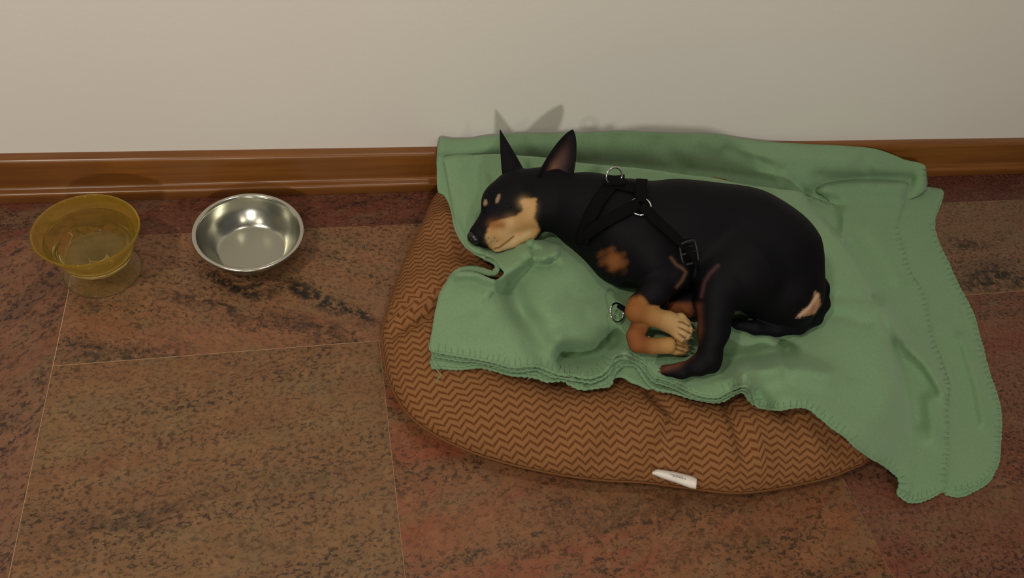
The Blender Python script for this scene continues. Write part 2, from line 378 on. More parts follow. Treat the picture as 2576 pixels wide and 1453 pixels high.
uvl = cush.data.uv_layers.new(name='cloth')
for lp in cush.data.loops: uvl.data[lp.index].uv = uvv[lp.vertex_index]
ri = X.shape[0] - 1
tube('piping', [(BC[0] + 1.002 * RR[j] * ca[j], BC[1] + 1.002 * RR[j] * sa[j], ZEQ - .003) for j in range(NA)], .0018, piping_m, bed, 8, True)

# label tag sewn into the seam
tagm = simple('white_tag', S2L(226, 220, 212), .7); ink = simple('tag_print', S2L(140, 136, 132), .7)
def ribbon(rows_):  # rows of points -> grid mesh
    v = [p for r in rows_ for p in r]; m = len(rows_[0]); f = []
    for i in range(len(rows_) - 1):
        for j in range(m - 1): f.append((i * m + j, i * m + j + 1, (i + 1) * m + j + 1, (i + 1) * m + j))
    return v, f
top = [(1640, 1187), (1652, 1180), (1664, 1181), (1700, 1187), (1740, 1197), (1753, 1203)]
bot = [(1642, 1192), (1655, 1198), (1668, 1203), (1700, 1213), (1735, 1226), (1751, 1229)]
def lin(pl, t): pl = np.array(pl, float); k = np.linspace(0, 1, len(pl)); return np.interp(t, k, pl[:, 0]), np.interp(t, k, pl[:, 1])
def on_bed(px, py):
    z = .06
    for _ in range(25):
        q = P(px, py, z); z = .6 * z + .4 * float(np.maximum(bed_top(q[0], q[1]), ZEQ))
    return z
tz = on_bed(1700, 1186)
rowsT = []
for s_ in np.linspace(0, 1, 7):
    r = []
    for t in np.linspace(0, 1, 18):
        ax, ay = lin(top, t); bx, by = lin(bot, t); r.append(P(ax + (bx - ax) * s_, ay + (by - ay) * s_, tz + .004 + .006 * math.sin(math.pi * s_) - .004 * s_))
    rowsT.append(r)
v, f = ribbon(rowsT); tg = mesh('care_tag', v, f, tagm, bed); sd = tg.modifiers.new('thick', 'SOLIDIFY'); sd.thickness = .0012; sd.offset = 0
tg['label'] = 'small white sewn-in label tag on the front seam'
pv, pf = [], []
for rr_, (x0, x1) in ((.30, (1686, 1718)), (.45, (1692, 1722))):
    x = x0
    while x < x1:
        w = random.uniform(3, 6); yc = 1187 + (x - 1700) * .245 + 22 * rr_
        q = [P(a, b, tz + .0125) for a, b in ((x, yc), (x + w, yc + w * .24), (x + w, yc + w * .24 + 2.6), (x, yc + 2.6))]
        k = len(pv); pv += q; pf.append((k, k + 1, k + 2, k + 3)); x += w + 2
tp = mesh('printed_text', pv, pf, ink, tg, smooth=False)

# ------------------------------------------------------------------ green fleece blanket
def drape(x, y):
    s = bedS(x, y)
    z = np.interp(s, [0, .55, .75, .86, .915, .95, 1.0, 1.05, 1.11, 1.2, 1.5], [.117, .118, .1165, .111, .102, .088, .060, .034, .018, .011, .008])
    w = ss(-.20, -.10, y) * ss(1.0, .88, x)          # bunched up between the bed and the wall
    return z * (1 - w) + np.maximum(z, .107 + .10 * np.clip(y + .10, -.1, .06)) * w
# (polyline px, amplitude m, width px) ridges (+) and hollows (-)
RIDGES = [
    ([(1985, 1005), (2055, 1032), (2125, 1082), (2195, 1142)], .009, 42), ([(1532, 922), (1547, 900), (1568, 892)], .008, 16),
    ([(1264, 692), (1285, 672), (1305, 655), (1322, 640)], .004, 20), ([(1240, 706), (1195, 690), (1150, 690)], .012, 12),
    ([(1130, 560), (1165, 612), (1210, 640), (1250, 662)], .008, 16),
    ([(1310, 624), (1335, 634), (1360, 645)], .005, 12), ([(1340, 606), (1370, 620), (1398, 628)], .006, 12), ([(1372, 645), (1395, 640), (1410, 650)], .004, 10),
    ([(1440, 690), (1400, 720), (1380, 790), (1440, 800)], .014, 70), ([(1180, 740), (1240, 760), (1200, 820)], .006, 45),
    ([(1285, 720), (1305, 780), (1345, 850), (1375, 890)], -.010, 30), ([(1320, 795), (1380, 818), (1440, 812), (1470, 800)], -.004, 22),
    ([(1405, 862), (1392, 885)], .010, 26), ([(1425, 892), (1470, 897), (1512, 888), (1540, 858)], -.025, 30), ([(1400, 815), (1430, 850)], .003, 40),
    ([(1580, 884), (1575, 895)], .007, 20), ([(1640, 950), (1700, 965)], -.006, 26), ([(1876, 930), (1872, 975)], .012, 20), ([(1905, 990), (1925, 1020)], -.008, 18),
    ([(1830, 905), (1900, 895), (1980, 880)], -.012, 24), ([(1960, 850), (1975, 880), (1975, 930)], -.004, 20), ([(2085, 748), (2140, 745), (2190, 750)], -.0025, 12), ([(2085, 790), (2140, 800), (2180, 815)], -.003, 14),
    ([(1860, 940), (1960, 925), (2080, 945)], .008, 30),
    
    ([(2250, 880), (2285, 970), (2305, 1060)], -.005, 24), ([(2218, 775), (2262, 850), (2330, 915), (2372, 985)], .007, 20), ([(2345, 1010), (2352, 1100)], .006, 22),
    ([(2110, 517), (2125, 545), (2118, 600)], .006, 10), ([(2040, 496), (2085, 510), (2110, 519)], -.016, 12), ([(2080, 468), (2150, 462), (2262, 466)], .012, 30),
    ([(2180, 570), (2230, 640), (2262, 700)], .004, 20), ([(2300, 560), (2350, 560)], -.004, 14), ([(1150, 400), (1170, 500), (1200, 600)], .002, 30),
    ([(2420, 850), (2455, 960), (2475, 1060)], .005, 18), ([(2400, 880), (2430, 980), (2445, 1060)], -.004, 16),
]
# step folds: cloth stands h high along the line, falls off slowly on its left side (looking along it) and sharply on its right
STEPS = [
    ([(1332, 632), (1328, 645), (1316, 662), (1296, 676), (1274, 694), (1262, 712), (1250, 724)], .018, 9, 42),
    ([(1240, 712), (1252, 750), (1282, 808), (1330, 862), (1385, 905)], .014, 24, 120),
    ([(1400, 628), (1392, 640), (1370, 645), (1352, 640), (1340, 630)], -.0, 6, 20),
    ([(1404, 630), (1396, 642), (1376, 650), (1352, 656), (1335, 650)], .012, 6, 16), ([(1366, 634), (1350, 622), (1330, 612)], .007, 4, 12),
    ([(1540, 868), (1512, 892), (1480, 905)], .0, 8, 30),
    ([(2012, 486), (2070, 560), (2130, 650), (2190, 760), (2232, 880), (2266, 1000), (2285, 1120), (2290, 1195)], .007, 11, 80),
    ([(2228, 790), (2275, 860), (2330, 918), (2368, 985), (2376, 1060)], -.006, 12, 40),
    ([(1948, 850), (1962, 885), (1966, 925)], .007, 8, 30), ([(2100, 945), (2000, 925), (1920, 930), (1850, 945)], -.008, 14, 60),
    ([(2200, 700), (2160, 640), (2128, 575), (2118, 525)], .005, 8, 30)]
def folds(px, py):
    z = np.zeros(np.shape(px))
    for pl, h, ws, wd in STEPS:
        c = crom(pl, 10); d, t = seg_dist(px, py, c); i = np.clip((t * (len(c) - 1)).astype(int), 0, len(c) - 2)
        a_, b_ = c[i], c[i + 1]; cr = (b_[..., 0] - a_[..., 0]) * (py - a_[..., 1]) - (b_[..., 1] - a_[..., 1]) * (px - a_[..., 0])
        side = cr if h > 0 else -cr; k = 1.8 * abs(h) * np.sin(np.pi * np.clip(.12 + t * .76, 0, 1)) ** .6
        z = z + k * np.where(side > 0, np.exp(-(d / wd) ** 2), np.exp(-(d / ws) ** 2))
    for pl, amp, w in RIDGES:
        c = crom(pl, 12) if len(pl) > 2 else np.array(pl, float); d, t = seg_dist(px, py, c)
        z = z + 2.1 * amp * np.exp(-(d / w) ** 2)
    return z
def blanket_z(px, py, off=0.0, extra=0.0):
    fo = folds(px, py); z = np.full(np.shape(px), .1)
    for _ in range(9):
        q = P(px, py, z); z = .5 * z + .5 * (drape(q[..., 0], q[..., 1]) + fo)
    q = P(px, py, z); z = z + extra - off
    return np.maximum(z, np.maximum(bed_top(q[..., 0], q[..., 1]) + .004, .0045))
def layer_grid(outline, step=9, bstep=7, smooth=True):
    ol = crom(outline, bstep, True) if smooth else np.array(outline, float)
    x0, y0 = ol.min(0); x1, y1 = ol.max(0)
    gx, gy = np.meshgrid(np.arange(x0, x1, step), np.arange(y0, y1, step * .87)); gx[1::2] += step / 2
    gx = gx.ravel(); gy = gy.ravel(); d, _ = seg_dist(gx, gy, ol, True); k = inside(gx, gy, ol) & (d > step * .55)
    pts = [Vector(p) for p in ol] + [Vector((a, b)) for a, b in zip(gx[k], gy[k])]
    n = len(ol); r = delaunay_2d_cdt(pts, [(i, (i + 1) % n) for i in range(n)], [], 1, 1e-4)
    return np.array([tuple(p) for p in r[0]]), [tuple(q) for q in r[2]], ol
def layer(name, outline, zfun, parent, mat, thick=.0032, step=9, smooth=True):
    p2, fc, ol = layer_grid(outline, step, 7, smooth); z = zfun(p2[:, 0], p2[:, 1]); q = P(p2[:, 0], p2[:, 1], z)
    o = mesh(name, q, fc, mat, parent); bm = bmesh.new(); bm.from_mesh(o.data); bm.normal_update()
    if sum(fa.normal.z * fa.calc_area() for fa in bm.faces) < 0: bmesh.ops.reverse_faces(bm, faces=bm.faces)
    bm.to_mesh(o.data); bm.free()
    s = o.modifiers.new('thick', 'SOLIDIFY'); s.thickness = thick; s.offset = -1
    return o
T_TOP = [(1119, 396), (1180, 390), (1262, 387), (1310, 391), (1378, 397), (1448, 408), (1530, 416), (1620, 424), (1700, 435), (1740, 441), (1800, 448), (1870, 463), (1960, 475), (2008, 481), (2050, 497), (2104, 517), (2078, 500), (2052, 482), (2072, 466), (2110, 458), (2180, 454), (2282, 460)]
T_RIGHT = [(2284, 466), (2275, 500), (2263, 540), (2258, 565), (2270, 610), (2292, 683), (2312, 712), (2328, 745), (2338, 800), (2350, 852), (2365, 890), (2380, 935), (2390, 970), (2386, 1033), (2388, 1131), (2380, 1190), (2377, 1226)]
T_BOT = [(2366, 1236), (2342, 1250), (2312, 1260), (2286, 1260), (2267, 1248), (2259, 1237), (2264, 1220), (2260, 1199), (2244, 1184), (2218, 1164), (2192, 1150), (2153, 1122), (2127, 1096), (2093, 1073), (2061, 1046), (2043, 1031), (2025, 1023), (2001, 1022), (1967, 1028), (1946, 1028), (1918, 1024), (1902, 1016), (1892, 980), (1881, 971), (1868, 969), (1847, 976), (1826, 986),
         (1805, 997), (1774, 995), (1751, 989), (1727, 978), (1704, 966), (1678, 955), (1650, 947), (1640, 938), (1626, 915), (1611, 904), (1592, 895), (1574, 888), (1555, 891), (1544, 899), (1536, 915), (1518, 936), (1499, 945), (1482, 949), (1463, 947), (1440, 943), (1409, 940), (1386, 932), (1355, 920), (1324, 919), (1302, 922), (1277, 919), (1254, 912), (1223, 905), (1192, 899), (1156, 894), (1125, 888), (1096, 884), (1086, 886)]
T_LEFT = [(1079, 879), (1082, 856), (1087, 829), (1093, 790), (1100, 759), (1106, 736), (1121, 710), (1134, 695), (1151, 685), (1172, 681), (1196, 683), (1217, 692), (1237, 701), (1253, 703), (1263, 696), (1268, 686), (1262, 674), (1250, 657), (1234, 645), (1212, 637), (1192, 629), (1176, 614), (1163, 593), (1149, 565), (1141, 533), (1132, 485), (1124, 440), (1119, 412)]
blk = empty('blanket', tuple(P(1500, 800, .117)), 'green fleece blanket folded double and spread over the brown dog bed', 'blanket')
Tl = T_TOP + T_RIGHT + T_BOT + T_LEFT
layer('top_layer', Tl, lambda a, b: blanket_z(a, b, 0, .0), blk, fleece, step=8)
# second layer whose edge shows along the left side and in the pleat
U = [(1104, 362), (1100, 403), (1099, 455), (1103, 482), (1115, 488), (1124, 502), (1131, 520), (1138, 545), (1146, 574), (1159, 601), (1174, 622), (1192, 639), (1212, 649), (1230, 657), (1242, 665), (1245, 672), (1238, 679), (1229, 678), (1212, 671), (1196, 668), (1179, 668), (1162, 670), (1146, 678), (1134, 688), (1124, 702), (1131, 704), (1140, 697), (1151, 687), (1165, 680), (1182, 678), (1202, 681), (1222, 688), (1238, 691), (1250, 687), (1256, 676), (1254, 664), (1262, 655), (1285, 640),
     (1300, 600), (1260, 520), (1230, 440), (1200, 400), (1150, 366)]
layer('middle_layer', U, lambda a, b: blanket_z(a, b, 0, -.007), blk, fleece, .0028, 8)
M2 = [(1084, 884), (1087, 893), (1125, 900), (1160, 906), (1200, 908), (1254, 920), (1290, 932), (1330, 930), (1352, 928), (1384, 944), (1410, 948), (1440, 954), (1466, 958), (1484, 961), (1503, 956), (1522, 946), (1534, 934), (1540, 916), (1550, 905), (1566, 900), (1585, 903), (1604, 913), (1616, 922), (1630, 940), (1646, 958), (1672, 966), (1700, 976), (1722, 987), (1748, 998), (1774, 1004), (1806, 1005),
      (1828, 995), (1850, 984), (1868, 977), (1880, 982), (1890, 1000), (1902, 1014), (1890, 940), (1700, 900), (1600, 840), (1400, 860), (1120, 830)]
layer('middle_layer', M2, lambda a, b: blanket_z(a, b, 0, -.008), blk, fleece, .0026, 8)
L2 = [(1086, 890), (1085, 906), (1090, 922), (1111, 923), (1153, 926), (1200, 921), (1216, 922), (1248, 930), (1284, 940), (1318, 943), (1347, 947), (1378, 957), (1414, 954), (1433, 964), (1460, 976), (1494, 974), (1534, 967), (1540, 950), (1551, 930), (1566, 917), (1585, 915), (1600, 919), (1612, 935), (1625, 955), (1640, 971), (1657, 979), (1688, 984), (1712, 991), (1735, 998), (1766, 1005), (1797, 1009), (1820, 1005),
      (1843, 992), (1863, 982), (1876, 989), (1886, 1005), (1900, 1016), (1890, 950), (1700, 910), (1590, 860), (1400, 880), (1120, 850)]
layer('bottom_layer', L2, lambda a, b: blanket_z(a, b, 0, -.0155), blk, fleece, .0028, 8)
L3 = [(1536, 962), (1549, 950), (1567, 948), (1589, 961), (1606, 966), (1640, 976), (1640, 930), (1600, 890), (1550, 890), (1530, 930)]
layer('bottom_layer', L3, lambda a, b: blanket_z(a, b, 0, -.022), blk, fleece, .0028, 8)
# right-hand flap under the top layer, lying on the floor
Rf = [(2270, 462), (2330, 469), (2364, 474), (2372, 482), (2371, 497), (2361, 524), (2351, 556), (2354, 588), (2367, 623), (2386, 661), (2408, 711), (2427, 746), (2448, 787), (2462, 838), (2474, 880), (2489, 939), (2505, 983), (2516, 1028), (2518, 1072), (2515, 1131), (2510, 1168), (2490, 1196), (2466, 1219), (2440, 1230), (2400, 1236), (2350, 1236), (2310, 1220), (2310, 1100), (2290, 950), (2240, 780), (2200, 620), (2190, 500)]
def rz(a, b): return np.maximum(np.minimum(blanket_z(a, b, 0, -.006), .05), .0045)
layer('bottom_layer', Rf, rz, blk, fleece, .0030, 8)
R2 = [(2380, 1225), (2378, 1240), (2400, 1246), (2419, 1246), (2440, 1238), (2475, 1219), (2496, 1197), (2508, 1160), (2450, 1170), (2390, 1190)]
layer('bottom_layer', R2, lambda a, b: np.full(np.shape(a), .0042), blk, fleece, .0030, 8)
# back flap: rises against the wall and runs down over the baseboard on the right
B_TOP = [(1103, 356), (1109, 345), (1141, 349), (1182, 349), (1223, 342), (1264, 338), (1305, 335), (1386, 334), (1468, 334), (1522, 331), (1563, 329), (1631, 332), (1712, 335), (1804, 338), (1868, 348), (1924, 355), (1996, 360), (2073, 364), (2137, 367), (2201, 374), (2252, 391), (2275, 401), (2316, 410), (2329, 420), (2332, 440), (2330, 474)]
B_LOW = [(2290, 500), (2200, 510), (2130, 530), (2080, 530), (2020, 525), (1960, 502), (1870, 492), (1800, 480), (1700, 468), (1600, 458), (1448, 446), (1378, 436), (1262, 428), (1160, 430), (1102, 430)]
bz_t = [PY(a, b, yy)[2] for (a, b), yy in zip(B_TOP, np.interp([p[0] for p in B_TOP], [1100, 1900, 1996, 2137, 2201, 2252, 2275, 2316, 2332, 2400], [.022, .021, .0165, .008, .004, -.006, -.010, -.020, -.035, -.04]))]
bx_l = [1102, 1262, 1448, 1700, 1960, 2020, 2080, 2200, 2290]; bz_l = [.092, .074, .050, .034, .028, .022, .012, .009, .008]
def back_z(a, b):
    bt = crom(B_TOP[1:-1], 20); o = np.argsort(bt[:, 0]); yt = np.interp(a, bt[o, 0], bt[o, 1]); zt = np.interp(a, [p[0] for p in B_TOP], bz_t)
    lw = sorted(B_LOW); yl = np.interp(a, [p[0] for p in lw], [p[1] for p in lw]); zl = np.interp(a, bx_l, bz_l)
    t = np.clip((b - yt) / np.maximum(yl - yt, 1), 0, 1.2)
    z = zt + (zl - zt) * (t ** .9) + .014 * np.sin(np.pi * np.clip(t * 1.5, 0, 1)) * np.clip((2330 - a) / 200, 0, 1)
    for pl, amp, w in [([(1830, 376), (1900, 402), (1960, 430)], -.010, 12), ([(1450, 350), (1480, 420)], .004, 18), ([(1560, 350), (1570, 420)], -.005, 24), ([(1660, 360), (1730, 430)], -.006, 22), ([(1950, 430), (1970, 470)], .008, 16), ([(2060, 445), (2170, 445), (2290, 450)], -.016, 14), ([(2168, 405), (2190, 430)], -.006, 10), ([(1280, 350), (1330, 390)], -.005, 22), ([(1760, 350), (1860, 385), (2000, 395), (2150, 400)], .005, 16)]:
        d, _ = seg_dist(a, b, pl); z = z + amp * np.exp(-(d / w) ** 2)
    q = P(a, b, z); z = np.maximum(z, bed_top(q[..., 0], q[..., 1]) + .003)
    z = np.maximum(z, .006)
    tl = crom(Tl, 8, True); d, _ = seg_dist(a, b, tl, True); w = ss(-20, 3, np.where(inside(a, b, tl), d, -d)) * ss(1930, 2000, a)
    return z * (1 - w) + np.maximum(np.minimum(z, blanket_z(a, b) - .007), .0012) * w
layer('back_flap', B_TOP + B_LOW, back_z, blk, fleece, .0025, 8)
# whipped hem: a thread roll along the sewn edges plus the cross stitches on the top layer
def hem(name, pl, zf, r=.0021, inward=0):
    c = crom(pl, 5); z = zf(c[:, 0], c[:, 1]); q = P(c[:, 0], c[:, 1], z) - np.array([0, 0, .0012])
    L = np.concatenate([[0], np.cumsum(np.linalg.norm(np.diff(q, axis=0), axis=1))])
    rr = r * (1 + .28 * np.sin(L / .0085 * 2 * np.pi) + .12 * rng.standard_normal(len(L)))
    return tube(name, q, rr, thread, blk, 8)
TB = T_BOT[:-1]
hem('hem', TB, lambda a, b: blanket_z(a, b))
hem('hem', L2[1:36], lambda a, b: blanket_z(a, b, 0, -.0155), .0026)
hem('hem', M2[1:36], lambda a, b: blanket_z(a, b, 0, -.008), .0018)
hem('hem', Rf[2:25], rz, .0022); hem('hem', R2[1:8], lambda a, b: np.full(np.shape(a), .0042), .0022)
hem('hem', T_RIGHT, lambda a, b: blanket_z(a, b), .0017)
v_, f_ = [], []
def stitches(pl, zf, step, length, side):
    c = crom(pl, 2); L = np.concatenate([[0], np.cumsum(np.linalg.norm(np.diff(c, axis=0), axis=1))]); s = step / 2
    while s < L[-1]:
        x, y = np.interp(s, L, c[:, 0]), np.interp(s, L, c[:, 1]); x2, y2 = np.interp(s + 3, L, c[:, 0]), np.interp(s + 3, L, c[:, 1])
        dx, dy = x2 - x, y2 - y; l = math.hypot(dx, dy) + 1e-9; nx, ny = -dy / l * side, dx / l * side
        nx += random.uniform(-.2, .2); k = length * random.uniform(.8, 1.2)
        pts = [(x + nx * k * t, y + ny * k * t) for t in (0, .35, .7, 1)]
        zz = zf(np.array([p[0] for p in pts]), np.array([p[1] for p in pts])) + np.array([.001, .0006, .0005, -.0008])
        a, b = tube_geo([P(p[0], p[1], z) for p, z in zip(pts, zz)], .0009, 5); n0 = len(v_); v_.extend(a); f_.extend([tuple(i + n0 for i in q) for q in b]); s += step * random.uniform(.85, 1.15)
stitches(T_BOT[:27], lambda a, b: blanket_z(a, b), 14, 19, 1)
stitches(T_BOT[40:], lambda a, b: blanket_z(a, b), 15, 20, 1)
stitches(T_RIGHT[3:], lambda a, b: blanket_z(a, b), 14, 14, 1)
stitches(Rf[6:25], rz, 14, 16, 1)
st = mesh('stitching', v_, f_, thread, blk); st['kind'] = 'stuff'
# loose thread ends at the left corner and front edge
def zt_(a, b): q = P(a, b, .1); return .1
tube('loose_thread', [P(a, b, z) for a, b, z in [(1093, 922, .103), (1103, 935, .1025), (1110, 942, .101), (1102, 952, .1), (1096, 962, .0985)]], .0008, thread, blk, 6)
tube('loose_thread', [P(a, b, z) for a, b, z in [(1338, 944, .106), (1334, 949, .106), (1327, 954, .105)]], .0009, thread, blk, 6)

# ------------------------------------------------------------------ steel food bowl and glass water dish
SB = np.array([-.1235, -.1335]); SR = .0895
bowl = empty('steel_bowl', (SB[0], SB[1], 0), 'empty round stainless steel dog bowl with rolled rim on granite floor', 'bowl')
outer = [(.0, .0), (.052, .0), (.0555, .0015), (.066, .012), (.0755, .026), (.0815, .040), (.0832, .0485)]
lip = [(.0858, .0505), (.0880, .0508), (.0893, .0498), (.0896, .0483), (.0885, .0473)]
rim = [(.0898 - (.0898 - r_) * 1.45, z_) for r_, z_ in [(.0843, .0498), (.0848, .0512), (.0862, .0522), (.0880, .0524), (.0893, .0516), (.0898, .0502), (.0894, .0488), (.0884, .0482), (.0876, .0488), (.0868, .0496), (.0856, .0494), (.0843, .0498)]]
inner = [(.0828, .0505), (.0818, .0478), (.0796, .040), (.0742, .027), (.0648, .0135), (.0570, .0052), (.0535, .0032)]
v, f = lathe(crom(np.array(outer + [(.0828, .0505)]), .003), 128); b1 = mesh('bowl_wall', [(SB[0] + x, SB[1] + y, z + .0004) for x, y, z in v], f, steel, bowl)
v2, f2 = lathe(crom(np.array(inner), .003), 128); n0 = len(v)
b1.data.clear_geometry(); b1.data.from_pydata([(SB[0] + x, SB[1] + y, z + .0004) for x, y, z in v + v2], [], f + [tuple(i + n0 for i in q) for q in f2])
b1.data.polygons.foreach_set('use_smooth', [True] * len(b1.data.polygons)); weld(b1, 2e-5)
v, f = lathe(rim, 128); weld(mesh('rolled_rim', [(SB[0] + x, SB[1] + y, z + .0004) for x, y, z in v], f, steel, bowl))
v, f = lathe([(0, .0030), (.02, .0030), (.05, .0030), (.0545, .0034), (.056, .0040), (.054, .0026), (0, .0024)], 96); weld(mesh('bowl_base', [(SB[0] + x, SB[1] + y, z + .0006) for x, y, z in v], f, steel_base, bowl))

GC = np.array([-.3535, -.1605])
dish = empty('glass_dish', (GC[0], GC[1], 0), 'amber glass footed dish holding water on granite floor', 'dish')
gout = [(.0120, .0205), (.022, .0225), (.037, .0270), (.0480, .0345), (.0535, .0430), (.0552, .0510), (.0570, .0570), (.0605, .0640), (.0665, .0780), (.0715, .0890), (.0745, .0960)]
gin = [(.0757, .0975), (.0748, .0990), (.0728, .0978), (.0695, .0895), (.0643, .0785), (.0580, .0650), (.0540, .0575), (.0520, .0505), (.0495, .0455), (.0430, .0400), (.0250, .0370), (.0, .0365)]
v, f = lathe([(.0, .0200)] + [tuple(p) for p in crom(np.array(gout + gin), .002)], 128); weld(mesh('glass_bowl', [(GC[0] + x, GC[1] + y, z) for x, y, z in v], f, amber, dish))
foot = [(.0, .0006), (.050, .0006), (.0570, .0006), (.0582, .0018), (.0575, .0034), (.050, .0046), (.032, .0068), (.018, .0100), (.0130, .0140), (.0122, .0199), (.0, .0199)]
v, f = lathe([(.0, .0006)] + [tuple(p) for p in crom(np.array(foot[1:]), .002)], 128); weld(mesh('glass_foot', [(GC[0] + x, GC[1] + y, z) for x, y, z in v], f, clear_amber, dish))
wat = [(.0, .0362), (.0252, .0367), (.0433, .0397), (.0498, .0453), (.0523, .0504), (.0543, .0574), (.0583, .0649), (.0640, .0775), (.0643, .0786), (.060, .0784), (.04, .0783), (.0, .0783)]
v, f = lathe(wat, 128); weld(mesh('water', [(GC[0] + x, GC[1] + y, z) for x, y, z in v], f, water_m, dish))

# ------------------------------------------------------------------ dog: one continuous surface from a smooth union of volumes
ZB = .116
def D3(px, py, z, r=0):
    p = P(px, py, z); dep = (p - CC) @ CM[2]; return p, r * dep / FPX
prims = []
def rc(a, b, k=.012): prims.append(('rc', D3(*a), D3(*b), k))
def chain(pts, k=.012):
    for a, b in zip(pts[:-1], pts[1:]): rc(a, b, k)
def ell(c, rad, rot, k=.02): prims.append(('el', np.array(c), np.array(rad), np.array(Euler(rot).to_matrix()), k))
# trunk: (px, py, z, radius px)
chain([(1545, 560, .183, 84), (1620, 582, .188, 112), (1720, 592, .190, 122), (1810, 604, .190, 122)], .03)
chain([(1810, 604, .190, 122), (1880, 622, .190, 128), (1935, 668, .186, 122)], .03)
rc((1700, 560, .20, 92), (1850, 585, .20, 100), .03)
rc((1935, 668, .186, 122), (1965, 720, .172, 92), .03)
rc((1590, 640, .170, 74), (1680, 640, .168, 80), .03)
# neck, forechest
chain([(1560, 545, .188, 90), (1480, 525, .180, 80), (1405, 508, .176, 70)], .03)
rc((1480, 560, .165, 66), (1560, 625, .165, 82), .03)
# skull, cheek, muzzle
rc((1368, 478, .178, 58), (1300, 490, .176, 62), .02)
rc((1345, 520, .166, 62), (1285, 530, .163, 55), .02)
rc((1300, 500, .172, 60), (1258, 508, .169, 47), .015)
chain([(1290, 550, .150, 44), (1250, 570, .147, 36), (1220, 587, .146, 27), (1203, 594, .146, 22)], .015)
rc((1250, 535, .162, 36), (1208, 582, .152, 18), .012)
chain([(1335, 580, .140, 26), (1290, 603, .134, 19), (1250, 622, .132, 13)], .008)     # lower jaw
rc((1262, 590, .140, 24), (1228, 605, .139, 17), .008)                                   # upper lip
rc((1254, 503, .184, 10), (1262, 498, .184, 10), .012)                                  # brow
rc((1222, 512, .178, 8), (1226, 506, .178, 8), .012)
# ear roots
rc((1392, 456, .194, 30), (1402, 446, .198, 24), .012); rc((1300, 450, .188, 27), (1296, 434, .194, 16), .012)
# near foreleg
chain([(1570, 590, .200, 84), (1640, 650, .203, 62), (1694, 690, .198, 40)], .02)
chain([(1694, 690, .198, 36), (1650, 730, .190, 34), (1606, 765, .178, 26)], .012)
# far hind paw tucked in front of the belly
rc((1760, 760, .15, 40), (1700, 775, .150, 26), .012)
# near hind leg
chain([(1930, 640, .200, 118), (1860, 680, .203, 92), (1815, 712, .200, 58)], .02)
chain([(1815, 705, .200, 52), (1800, 760, .186, 44), (1796, 830, .166, 35), (1783, 895, .148, 27)], .015)
rc((1905, 720, .172, 50), (1845, 744, .170, 32), .015)
HIND = [(1785, 900, .146, 28), (1760, 918, .138, 24), (1715, 932, .134, 18), (1680, 932, .132, 15)]
chain(HIND, .010)
for t in ([(1690, 926, .132, 10), (1668, 924, .130, 7)], [(1690, 934, .131, 10), (1666, 934, .129, 7)]): chain(t, .003)
rc((1790, 890, .145, 22), (1792, 920, .136, 18), .01)
# buttock and tail
rc((1965, 720, .172, 92), (1990, 745, .160, 70), .02)
TAIL = [(2030, 690, .165, 40), (2058, 725, .158, 26), (2066, 765, .146, 20), (2050, 800, .138, 18), (2010, 822, .134, 18), (1955, 828, .132, 18), (1900, 824, .131, 17), (1858, 815, .130, 13), (1836, 808, .128, 8)]
chain(TAIL, .006)
rc((1960, 775, .152, 36), (1995, 780, .152, 40), .015)
# forepaws, joined last so that the toes stay apart from the hind leg
NEAR = [(1606, 765, .178, 25), (1600, 783, .174, 26), (1640, 795, .170, 24), (1680, 808, .166, 25), (1700, 818, .163, 26)]
chain(NEAR, .006)
NT_ = [[(1695, 806, .168, 13), (1712, 800, .169, 13), (1727, 812, .165, 11)], [(1700, 812, .168, 13), (1722, 818, .168, 12), (1735, 829, .163, 10)],
       [(1698, 822, .164, 13), (1718, 834, .164, 12), (1730, 845, .159, 10)], [(1690, 828, .160, 12), (1706, 842, .159, 11), (1716, 853, .155, 9)]]
for t in NT_: chain(t, .0035)
# far foreleg
FAR = [(1650, 740, .156, 34), (1618, 800, .152, 25), (1597, 845, .148, 21), (1604, 864, .145, 22), (1640, 870, .142, 20), (1680, 868, .140, 22)]
chain(FAR, .004)
FT_ = [[(1680, 858, .138, 13), (1702, 862, .138, 12), (1724, 868, .134, 9)], [(1684, 868, .137, 13), (1706, 873, .136, 12), (1722, 880, .132, 9)], [(1680, 876, .133, 12), (1700, 882, .132, 11), (1716, 887, .130, 8)]]
for t in FT_: chain(t, .0035)
rc((1626, 858, .139, 7), (1632, 848, .142, 5), .003)
lo = np.min([np.minimum(p[1][0] - p[1][1], p[2][0] - p[2][1]) for p in prims], axis=0) - .012
hi = np.max([np.maximum(p[1][0] + p[1][1], p[2][0] + p[2][1]) for p in prims], axis=0) + .012
VS = .0021
dim = np.ceil((hi - lo) / VS).astype(int) + 1
F = np.full(dim, .05, np.float32)
axs = [lo[i] + VS * np.arange(dim[i]) for i in range(3)]
def sub(bl, bh):
    i0 = np.maximum(np.floor((bl - lo) / VS).astype(int), 0); i1 = np.minimum(np.ceil((bh - lo) / VS).astype(int) + 1, dim)
    sl = tuple(slice(a, b) for a, b in zip(i0, i1))
    g = np.meshgrid(*[axs[i][sl[i]] for i in range(3)], indexing='ij'); return sl, np.stack(g, -1).astype(np.float32)
def sd_cone(p, a, ra, b, rb):
    ba = b - a; L2 = float(ba @ ba) + 1e-12; t = np.clip(((p - a) @ ba) / L2, 0, 1)
    return np.linalg.norm(p - a - t[..., None] * ba, axis=-1) - (ra + (rb - ra) * t)
